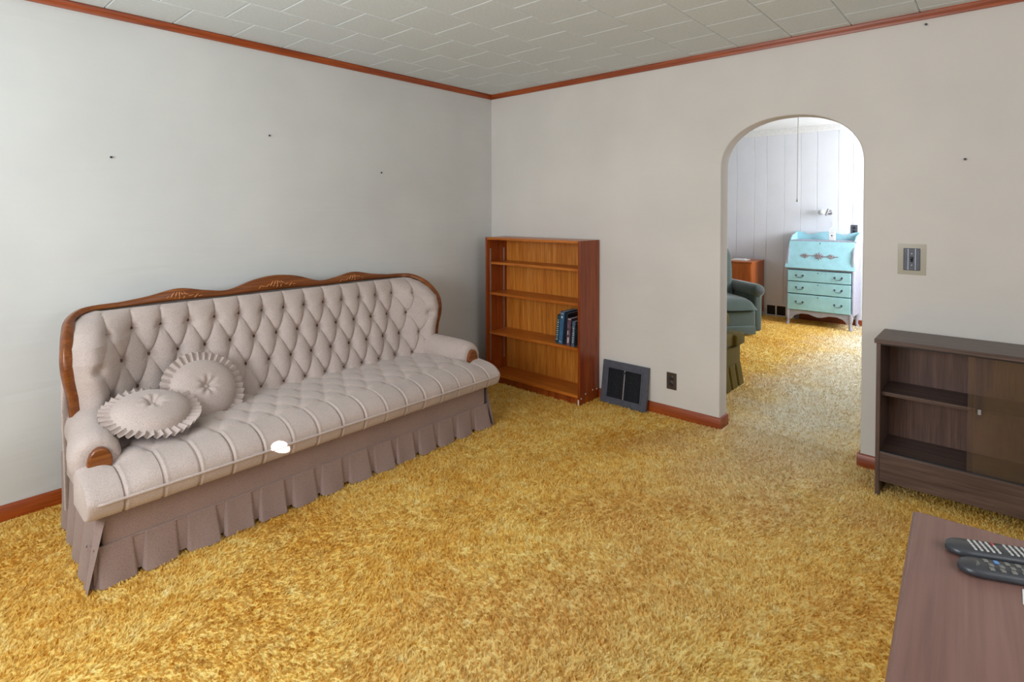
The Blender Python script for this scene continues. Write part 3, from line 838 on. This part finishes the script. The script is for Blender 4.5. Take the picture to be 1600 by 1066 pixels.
# ================================================================== LOW CABINET WITH SLIDING GLASS
cb = thing('display_cabinet', 'low dark walnut cabinet with sliding glass door below the light switch', 'cabinet', (2.948, -0.016, 0))
CW, CD, CH = 0.74, 0.30, 0.785
def cbb(name, a, b_, mat, bev=0.0015, par=None): return box(name, a, b_, mat, par or cb, bev)
cbb('top_panel', (-0.008, -CD-0.012, CH-0.022), (CW+0.008, 0, CH), M_WAL, 0.003)
cbb('side_panel', (0, -CD, 0), (0.018, 0, CH-0.022), M_WALZ); cbb('side_panel', (CW-0.018, -CD, 0), (CW, 0, CH-0.022), M_WALZ)
cbb('back_panel', (0.018, -0.008, 0.075), (CW-0.018, -0.002, CH-0.022), M_WALB, 0)
cbb('bottom_shelf', (0.018, -CD+0.004, 0.205), (CW-0.018, -0.008, 0.222), M_WAL)
cbb('apron', (0.018, -CD+0.002, 0.076), (CW-0.018, -CD+0.018, 0.216), M_WAL)
cbb('shelf', (0.018, -CD+0.045, 0.494), (CW-0.018, -0.008, 0.512), M_WAL)
cbb('door_track', (0.018, -CD+0.004, 0.222), (CW-0.018, -CD+0.026, 0.226), M_BLKP, 0.0005)
cbb('door_track', (0.018, -CD+0.004, CH-0.030), (CW-0.018, -CD+0.026, CH-0.022), M_BLKP, 0.0005)
g1 = cbb('glass_door', (0.352, -CD+0.007, 0.226), (CW-0.020, -CD+0.0115, CH-0.026), M_GLASS, 0.0004)
cbb('glass_door', (0.372, -CD+0.018, 0.226), (CW-0.019, -CD+0.0225, CH-0.026), M_GLASS, 0.0004)
M_PULL = plain('clear_pull', (150, 148, 146), 0.25)
cbb('finger_pull', (0.388, -CD+0.003, 0.497), (0.400, -CD+0.0075, 0.520), M_PULL, 0.001, g1)

# ================================================================== FOREGROUND TABLE AND REMOTES
TZ = 0.68
tb = thing('coffee_table', 'dark reddish wooden table in the near right foreground', 'table', (3.256, -1.889, 0), math.radians(2.6))
TW_, TL_ = 0.50, 0.95
o = MB().box((0, -TL_, TZ-0.022), (TW_, 0, TZ)).build('table_top', M_TABLE, tb, 0.009, 4)
m_ = MB()
for a, b_ in (((0.05,-TL_+0.05,TZ-0.09),(TW_-0.05,-TL_+0.068,TZ-0.022)), ((0.05,-0.068,TZ-0.09),(TW_-0.05,-0.05,TZ-0.022))): box('apron', a, b_, M_TABLE, tb)
for a, b_ in (((0.05,-TL_+0.068,TZ-0.09),(0.068,-0.068,TZ-0.022)), ((TW_-0.068,-TL_+0.068,TZ-0.09),(TW_-0.05,-0.068,TZ-0.022))): box('apron', a, b_, M_TABLE, tb)
for x in (0.045, TW_-0.045):
    for y in (-0.045, -TL_+0.045):
        MB().lathe([(0.014, 0.0), (0.018, 0.15), (0.024, 0.40), (0.026, TZ-0.022)], n=14).build('leg', M_TABLE, tb, smooth=True, loc=(x, y, 0))
M_RB = plain('remote_body', (58, 60, 64), 0.32, 0.06); M_KEY = plain('remote_key_grey', (186, 184, 180), 0.45)
M_KEYB = plain('remote_key_blue', (96, 140, 190), 0.4); M_KEYR = plain('remote_key_red', (180, 70, 60), 0.4); M_KEYD = plain('remote_key_dark', (120, 118, 112), 0.45)
def remote(loc, rz, L_, W_, keys, label, name='remote_control'):
    t = thing(name, label, 'remote', loc, rz, 'remote controls on the table')
    # plan outline with rounded ends, domed in section
    n = 26; secs = []
    for i in range(n+1):
        x = L_*i/n
        e = min(x/0.030, (L_-x)/0.022, 1.0); wv = math.sqrt(max(0.02, 1-(1-e)**2))
        hw = W_/2*wv; hh = 0.019*(0.70+0.30*math.sqrt(max(0, min(1, e))))
        lift = 0.004*(1-min(1, x/0.04))
        ring = []
        for (yy, zz) in ((-0.72, 0.0), (-0.96, 0.28), (-1.0, 0.55), (-0.93, 0.85), (-0.80, 1.0), (0, 1.03), (0.80, 1.0), (0.93, 0.85), (1.0, 0.55), (0.96, 0.28), (0.72, 0.0)):
            ring.append((x, yy*hw, lift*(1-zz)+zz*hh))
        secs.append(ring)
    m = MB().grid(secs); k_ = 11
    m.f.append(tuple(range(k_))); m.f.append(tuple(n*k_+q for q in range(k_)))
    for i in range(n): m.f.append((i*k_, i*k_+k_-1, (i+1)*k_+k_-1, (i+1)*k_))
    m.build('body', M_RB, t, smooth=True, angle=50)
    for (x, y, sx, sy, mt) in keys:
        o = MB().box((-sx/2, -sy/2, -0.001), (sx/2, sy/2, 0.0022)).build('key', mt, t, 0.0008, 2); o.location = (x, y, 0.0192)
    return t
keys1 = []
for c in range(13):
    x = 0.048 + c*0.0105
    for r in range(4):
        if c == 5: continue
        mt = M_KEYR if (c == 4 and r == 3) else M_KEY
        keys1.append((x, -0.015+r*0.0100, 0.0042, 0.0080, mt))
keys2 = [(0.034, 0.0, 0.003, 0.010, M_KEYD), (0.030, -0.006, 0.002, 0.006, M_KEYD)]
for c in range(7):
    x = 0.052 + c*0.018
    keys2 += [(x, -0.014, 0.008, 0.009, M_KEYD), (x+0.004, 0.000, 0.008, 0.008, M_KEYD), (x, 0.014, 0.008, 0.009, M_KEYB if c == 1 else M_KEYD)]
remote((3.330, -2.044, TZ+0.0002), math.radians(24), 0.20, 0.058, keys1, 'rear remote control with rows of small white keys')
remote((3.3545, -2.110, TZ+0.0002), math.radians(23), 0.19, 0.056, keys2, 'front remote control with one blue key and grey keys')
o = box('paper_slip', (3.4525, -2.16, TZ+0.0004), (3.54, -2.105, TZ+0.0012), M_PAPER, None, 0); tag(o, 'white paper slip at the right edge in front of the remotes', 'paper')

# ================================================================== FAR ROOM
# drop-front desk
dk = thing('drop_front_desk', 'aqua painted drop-front desk with three drawers against white panelling', 'desk', (1.385, 3.90, 0))
DW, DD = 0.715, 0.41
def dkb(name, a, b_, mat, bev=0.002, par=None): return box(name, a, b_, mat, par or dk, bev)
# side panels: straight below, sloping back above the writing lid
side = [(0.0, 0.17), (0.0, 0.70), (-0.012, 0.74), (-0.006, 0.82), (0.03, 0.93), (0.105, 1.035), (0.105, 1.04), (DD, 1.04), (DD, 0.17)]
for x in (-0.004, DW-0.014): MB().prism(side, 0, x, x+0.018).build('side_panel', M_LAV, dk, 0.002)
dkb('back_panel', (0.014, DD-0.012, 0.17), (DW-0.014, DD-0.004, 1.04), M_LAV)
dkb('top_panel', (-0.012, 0.095, 1.035), (DW+0.012, DD, 1.05), M_LAV)
dkb('writing_board', (0.014, 0.0, 0.690), (DW-0.014, DD-0.012, 0.705), M_LAV)
dkb('bottom_rail', (0.014, 0.0, 0.17), (DW-0.014, DD-0.012, 0.186), M_LAV)
# lid with shaped edges
lid_o = []
for t in np.linspace(0, 1, 12):
    lid_o.append((-0.016 + 0.022*smooth01(t*1.6), t))
L0, L1 = Vector((0, -0.010, 0.706)), Vector((0, 0.100, 1.034)); ln = (L1-L0)
nv = Vector((0, -ln.z, ln.y)).normalized()
vs_ = []; fs_ = []
for off in (0.0, 0.016):
    for sx, t in lid_o: vs_.append(Vector((sx-0.004, 0, 0)) + L0 + ln*t + nv*off)
    for sx, t in lid_o: vs_.append(Vector((DW+0.004-sx, 0, 0)) + L0 + ln*t + nv*off)
n = 12
for i in range(n-1):
    fs_ += [(i, i+1, n+i+1, n+i), (2*n+i, 2*n+i+1, 3*n+i+1, 3*n+i), (i, i+1, 2*n+i+1, 2*n+i), (n+i, n+i+1, 3*n+i+1, 3*n+i)]
fs_ += [(0, n, 3*n, 2*n), (n-1, 2*n-1, 4*n-1, 3*n-1)]
lid = mesh_obj('lid', vs_, fs_, M_TEAL, dk)
cm = MB()
def lidp(x, t, off=0.0175): return Vector((x, 0, 0)) + L0 + ln*t + nv*off
def sprig(x, t, l, a, r=0.006):
    pts = [lidp(x+math.cos(a)*l*q, t+math.sin(a)*l*q/0.345) for q in (0, 0.35, 0.7, 1.0)]
    cm.tube(pts, [r*0.4, r, r*0.9, r*0.2], 6)
cx = DW/2-0.01
cm.tube([lidp(cx-0.19, 0.46), lidp(cx-0.1, 0.47), lidp(cx, 0.46), lidp(cx+0.1, 0.45), lidp(cx+0.19, 0.46)], 0.004, 6)
for dx, sc2 in ((-0.15, 1), (0.0, 1.35), (0.13, 1)):
    for a in (0.8, 1.5, 2.3, -0.8, -1.5, -2.3): sprig(cx+dx, 0.46, 0.036*sc2, a, 0.0055*sc2)
    for a in (0.5, 2.6, -0.5, -2.6): sprig(cx+dx+0.02*math.copysign(1, math.cos(a)), 0.46, 0.028*sc2, a, 0.0045*sc2)
for sg in (-1, 1): sprig(cx+sg*0.18, 0.46, 0.03, 0 if sg > 0 else PI, 0.006)
co = cm.build('carving', M_ROSE, lid, smooth=True, angle=80); co['label'] = 'rose-grey carved garland'
kh = MB().tube([lidp(cx, 0.93, 0.014), lidp(cx, 0.93, 0.018)], 0.006, 8).build('keyhole', M_BLACK, lid)
for z0, z1 in ((0.548, 0.682), (0.396, 0.538), (0.192, 0.384)):
    dr = dkb('drawer', (0.008, -0.012, z0), (DW-0.022, 0.35, z1), M_TEAL, 0.004)
    zc = z0 + (z1-z0)*0.52
    for hx in (0.145, 0.565):
        h = MB()
        for q in (-0.038, 0.038): h.lathe([(0.011, 0.0), (0.012, 0.004), (0.006, 0.010)], (hx+q, -0.012, zc), 10, Matrix.Rotation(PI/2, 3, 'X'))
        h.tube([(hx-0.038, -0.021, zc), (hx-0.036, -0.026, zc-0.018), (hx-0.02, -0.028, zc-0.026), (hx+0.02, -0.028, zc-0.026), (hx+0.036, -0.026, zc-0.018), (hx+0.038, -0.021, zc)], 0.0032, 6)
        h.build('bail_pull', M_DARKMET, dr, smooth=True)
    MB().tube([(cx, -0.0115, z1-0.026), (cx, -0.0145, z1-0.026)], 0.006, 8).build('keyhole', M_BLACK, dr)
# shaped apron and legs
ap = [(0.02, 0.17), (0.02, 0.06)]
for t in np.linspace(0, 1, 25):
    xx = 0.055 + t*(DW-0.11); d_ = abs(t-0.5)*2
    zz = 0.135 - 0.018*math.cos(t*PI*4)*(1-d_*0.2) - 0.05*max(0, (d_-0.88)/0.12)
    ap.append((xx, zz))
ap += [(DW-0.02, 0.06), (DW-0.02, 0.17)]
MB().prism(ap, 1, 0.0, 0.018).build('apron', M_LAV, dk)
for x in (0.012, DW-0.026):
    for y in (0.014, DD-0.02):
        sg = -1 if x < 0.3 else 1; sy = -1 if y < 0.2 else 0
        m = MB().tube([(x, y, 0.20), (x+sg*0.006, y+sy*0.006, 0.14), (x, y, 0.08), (x-sg*0.002, y, 0.035), (x+sg*0.006, y+sy*0.008, 0.012), (x+sg*0.008, y+sy*0.010, 0.0)], [0.024, 0.026, 0.019, 0.014, 0.022, 0.020], 10)
        m.build('leg', M_LAV, dk, smooth=True, angle=80)
# scalloped gallery on top
gb = [(0.0, 1.05)]
for t in np.linspace(0, 1, 33): gb.append((t*DW, 1.05 + 0.088 + 0.014*math.cos((t-0.5)*PI*4) - 0.018*math.exp(-((t-0.22)/0.05)**2) - 0.018*math.exp(-((t-0.78)/0.05)**2)))
gb.append((DW, 1.05))
MB().prism(gb, 1, DD-0.02, DD-0.006).build('gallery_back', M_TEAL, dk)
gs = [(0.12, 1.05), (0.12, 1.06), (0.16, 1.075), (0.20, 1.105), (0.26, 1.115), (0.33, 1.13), (DD-0.02, 1.145), (DD-0.02, 1.05)]
for x in (0.0, DW-0.012): MB().prism(gs, 0, x, x+0.012).build('gallery_side', M_TEAL, dk)
wbx = thing('white_box', 'small white box with a black dot standing on the aqua desk', 'box', (1.385+0.44, 4.16, 1.0505))
box('case', (-0.034, -0.02, 0), (0.034, 0.02, 0.112), M_WHITE, wbx, 0.004)
MB().tube([(0, -0.0195, 0.058), (0, -0.0215, 0.058)], 0.008, 10).build('dial', M_BLACK, wbx)
MB().tube([(-0.03, 0.015, 0.108), (-0.035, 0.05, 0.135), (-0.02, 0.145, 0.16), (-0.02, 0.152, 0.23)], 0.0022, 6).build('cord', M_WHITE, wbx, smooth=True)
# wall lamp: round shade head on a bracket
sl = thing('wall_lamp', 'small grey wall lamp with round glass knob above the aqua desk', 'lamp', (1.765, FARY, 1.395))
MB().lathe([(0.032, 0), (0.032, 0.008), (0.018, 0.016)], n=18, M=Matrix.Rotation(PI/2, 3, 'X')).build('wall_plate', M_STEEL, sl, smooth=True)
MB().tube([(0, -0.01, 0), (0, -0.06, 0), (-0.015, -0.075, 0)], 0.009, 10).build('arm', M_STEEL, sl, smooth=True)
MB().lathe([(0.008, -0.045), (0.014, -0.04), (0.016, 0.0), (0.014, 0.04), (0.008, 0.046)], (-0.018, -0.075, 0.0), 14, Matrix.Rotation(0.35, 3, 'Y')).build('clamp', M_STEEL, sl, smooth=True)
MB().lathe([(0.004, -0.045), (0.022, -0.036), (0.034, -0.012), (0.034, 0.012), (0.022, 0.034), (0.004, 0.04)], (-0.075, -0.08, 0.0), 18, Matrix.Rotation(PI/2, 3, 'Y')).build('globe', plain('frosted_globe', (206, 208, 206), 0.25), sl, smooth=True)
# pull cord from the far ceiling
pc = thing('pull_cord', 'thin white pull cord hanging from the far room ceiling', 'cord', (1.932, 2.2, 1.517))
MB().tube([(0, 0, 0.012), (0.001, 0, 0.5), (0, 0, FARH-1.517)], 0.0045, 8).build('string', M_WHITE, pc, smooth=True)
MB().lathe([(0.004, 0.016), (0.009, 0.006), (0.011, -0.008), (0.007, -0.014)], n=12).build('bell', M_WHITE, pc, smooth=True)
# recessed return-air opening by the desk
wg = thing('baseboard_vent', 'white framed low wall vent with dark openings beside the aqua desk', 'vent', (1.0, FARY, 0))
box('backing', (0.0, -0.006, 0.0), (0.42, -0.001, 0.16), M_BLACK, wg, 0)
fm = MB().box((0, -0.016, 0.0), (0.42, -0.0, 0.018)).box((0, -0.016, 0.142), (0.42, -0.0, 0.165))
fm.build('frame', M_WHITE, wg, 0.002)
for x in (0.0, 0.125, 0.255, 0.40): box('divider', (x, -0.016, 0.018), (x+0.02, 0, 0.142), M_WHITE, wg, 0.002)
# orange chest
ch = thing('side_cabinet', 'orange veneer cabinet in the far corner behind the green recliner', 'cabinet', (0.42, 3.80, 0))
box('body', (0, 0, 0.06), (0.565, 0.50, 0.735), M_ORANGE, ch, 0.002); box('top_panel', (-0.006, -0.008, 0.735), (0.571, 0.50, 0.755), M_ORANGE, ch, 0.003)
box('plinth', (0.02, 0.02, 0), (0.545, 0.48, 0.06), M_WAL, ch)
for x in (0.006, 0.286):
    d_ = box('door', (x, -0.014, 0.07), (x+0.273, 0.0, 0.73), M_ORANGE, ch, 0.002)
    MB().tube([(x+(0.255 if x < 0.1 else 0.018), -0.014, 0.45), (x+(0.255 if x < 0.1 else 0.018), -0.03, 0.45)], [0.006, 0.009], 10).build('knob', M_STEEL, d_)
o = MB().box((0.66, 3.96, 0.7555), (0.86, 4.12, 0.763)).box((0.68, 3.98, 0.763), (0.83, 4.10, 0.770)).build('magazine', M_PAPER); tag(o, 'pale magazines lying on the orange cabinet', 'magazine')
# green recliner, local +x is its front
rc = thing('recliner', 'green velour recliner seen through the archway', 'armchair', (0.80, 2.94, 0), math.radians(-40))
box('base', (-0.36, -0.34, 0.05), (0.40, 0.34, 0.30), M_GREEN, rc, 0.03, 3)
box('foot_panel', (0.385, -0.325, 0.02), (0.425, 0.325, 0.115), M_GREEN, rc, 0.012)
def puff(name, a, b_, r, mat, par, seg=5, M=None):
    return MB().box(a, b_, M).build(name, mat, par, r, seg, angle=80)
def seat_dome():
    P = []
    for i in range(21):
        x = -0.25 + 0.70*i/20; row = []
        for j in range(21):
            y = -0.325 + 0.65*j/20
            u = (x-0.10)/0.35; v = y/0.325
            z = 0.30 + 0.135*max(0, (1-abs(u)**5))**0.5*max(0, (1-abs(v)**6))**0.4
            row.append((x, y, z))
        P.append(row)
    m = MB().grid(P); return m.build('seat_cushion', M_GREEN, rc, smooth=True, angle=180)
seat_dome()
Mb = Matrix.Translation((-0.13, 0, 0.36)) @ Matrix.Rotation(-0.06, 4, 'Y')
rows = []
for i in range(29):
    t = i/28; row = []
    for j in range(33):
        a = 2*PI*j/32
        wd = 0.335*(1-0.25*smooth01((t-0.72)/0.28)) ; dp = 0.115
        roll_ = 0.75+0.25*abs(math.sin(PI*t*3))**0.5
        endr = math.sqrt(max(0.0, 1-max(0, (t-0.86)/0.14)**2))
        row.append(Mb @ Vector((dp*roll_*endr*math.copysign(abs(math.cos(a))**0.7, math.cos(a)), wd*(0.35+0.65*endr)*math.copysign(abs(math.sin(a))**0.5, math.sin(a)), -0.05+t*0.74)))
    rows.append(row)
MB().grid(rows).build('backrest', M_GREEN, rc, smooth=True, angle=180)
for sg in (-1, 1):
    a0, a1 = sorted((sg*0.335, sg*0.435))
    a_ = puff('arm', (-0.38, a0, 0.04), (0.37, a1, 0.50), 0.03, M_GREEN, rc, 3)
    MB().lathe([(0.03, -0.36), (0.068, -0.34), (0.075, 0.30), (0.07, 0.37), (0.045, 0.40)], (0.0, sg*0.388, 0.505), 20, Matrix.Rotation(PI/2, 3, 'Y')).build('arm_roll', M_GREEN, a_, smooth=True, angle=80)
    MB().lathe([(0.04, 0.0), (0.045, 0.006), (0.02, 0.016)], (0.392, sg*0.388, 0.505), 18, Matrix.Rotation(PI/2, 3, 'Y')).build('arm_button', plain('dark_scroll', (62, 62, 66), 0.7), a_, smooth=True)
# olive armchair with skirt
ol = thing('olive_armchair', 'olive velvet armchair with pleated skirt half hidden behind the archway jamb', 'armchair', (1.40, 0.68, 0))
box('base', (-0.40, -0.41, 0.13), (0.40, 0.41, 0.325), M_OLIVE, ol, 0.02, 3)
pts = [(-0.40,-0.41), (0.40,-0.41), (0.40,0.41), (-0.40,0.41), (-0.40,-0.41)]
for i in range(4):
    (xa, ya), (xb, yb) = pts[i], pts[i+1]; ln_ = math.hypot(xb-xa, yb-ya); npan = 6
    dx, dy = (xb-xa)/ln_, (yb-ya)/ln_; nx, ny = dy, -dx
    for q in range(npan):
        P = []
        for v in np.linspace(0, 1, 4):
            row = []
            for u in np.linspace(-1, 1, 9):
                al = (q+0.5)*ln_/npan + u*ln_/npan*0.5*(0.95+0.06*v); ot = 0.004 + 0.03*v - 0.03*max(0, abs(u)-0.8)/0.2
                row.append((xa+dx*al+nx*ot, ya+dy*al+ny*ot, 0.175*(1-v)+0.006))
            P.append(row)
        MB().grid(P).build('skirt_panel', M_OLIVE, ol, smooth=True, angle=180)
puff('seat_cushion', (-0.22, -0.28, 0.325), (0.40, 0.28, 0.425), 0.03, M_OLIVE, ol)
puff('cushion_ear', (0.30, 0.24, 0.328), (0.428, 0.43, 0.418), 0.014, M_OLIVE, ol, 3); puff('cushion_ear', (0.30, -0.43, 0.328), (0.428, -0.24, 0.418), 0.014, M_OLIVE, ol, 3)
puff('backrest', (-0.42, -0.38, 0.30), (-0.20, 0.38, 0.85), 0.06, M_OLIVE, ol)
for sg in (-1, 1):
    a0, a1 = sorted((sg*0.29, sg*0.40)); a_ = puff('arm', (-0.40, a0, 0.30), (0.30, a1, 0.52), 0.04, M_OLIVE, ol)
    MB().lathe([(0.03, -0.36), (0.065, -0.34), (0.07, 0.27), (0.06, 0.305), (0.03, 0.315)], (0.0, sg*0.345, 0.515), 18, Matrix.Rotation(PI/2, 3, 'Y')).build('arm_roll', M_OLIVE, a_, smooth=True, angle=80)
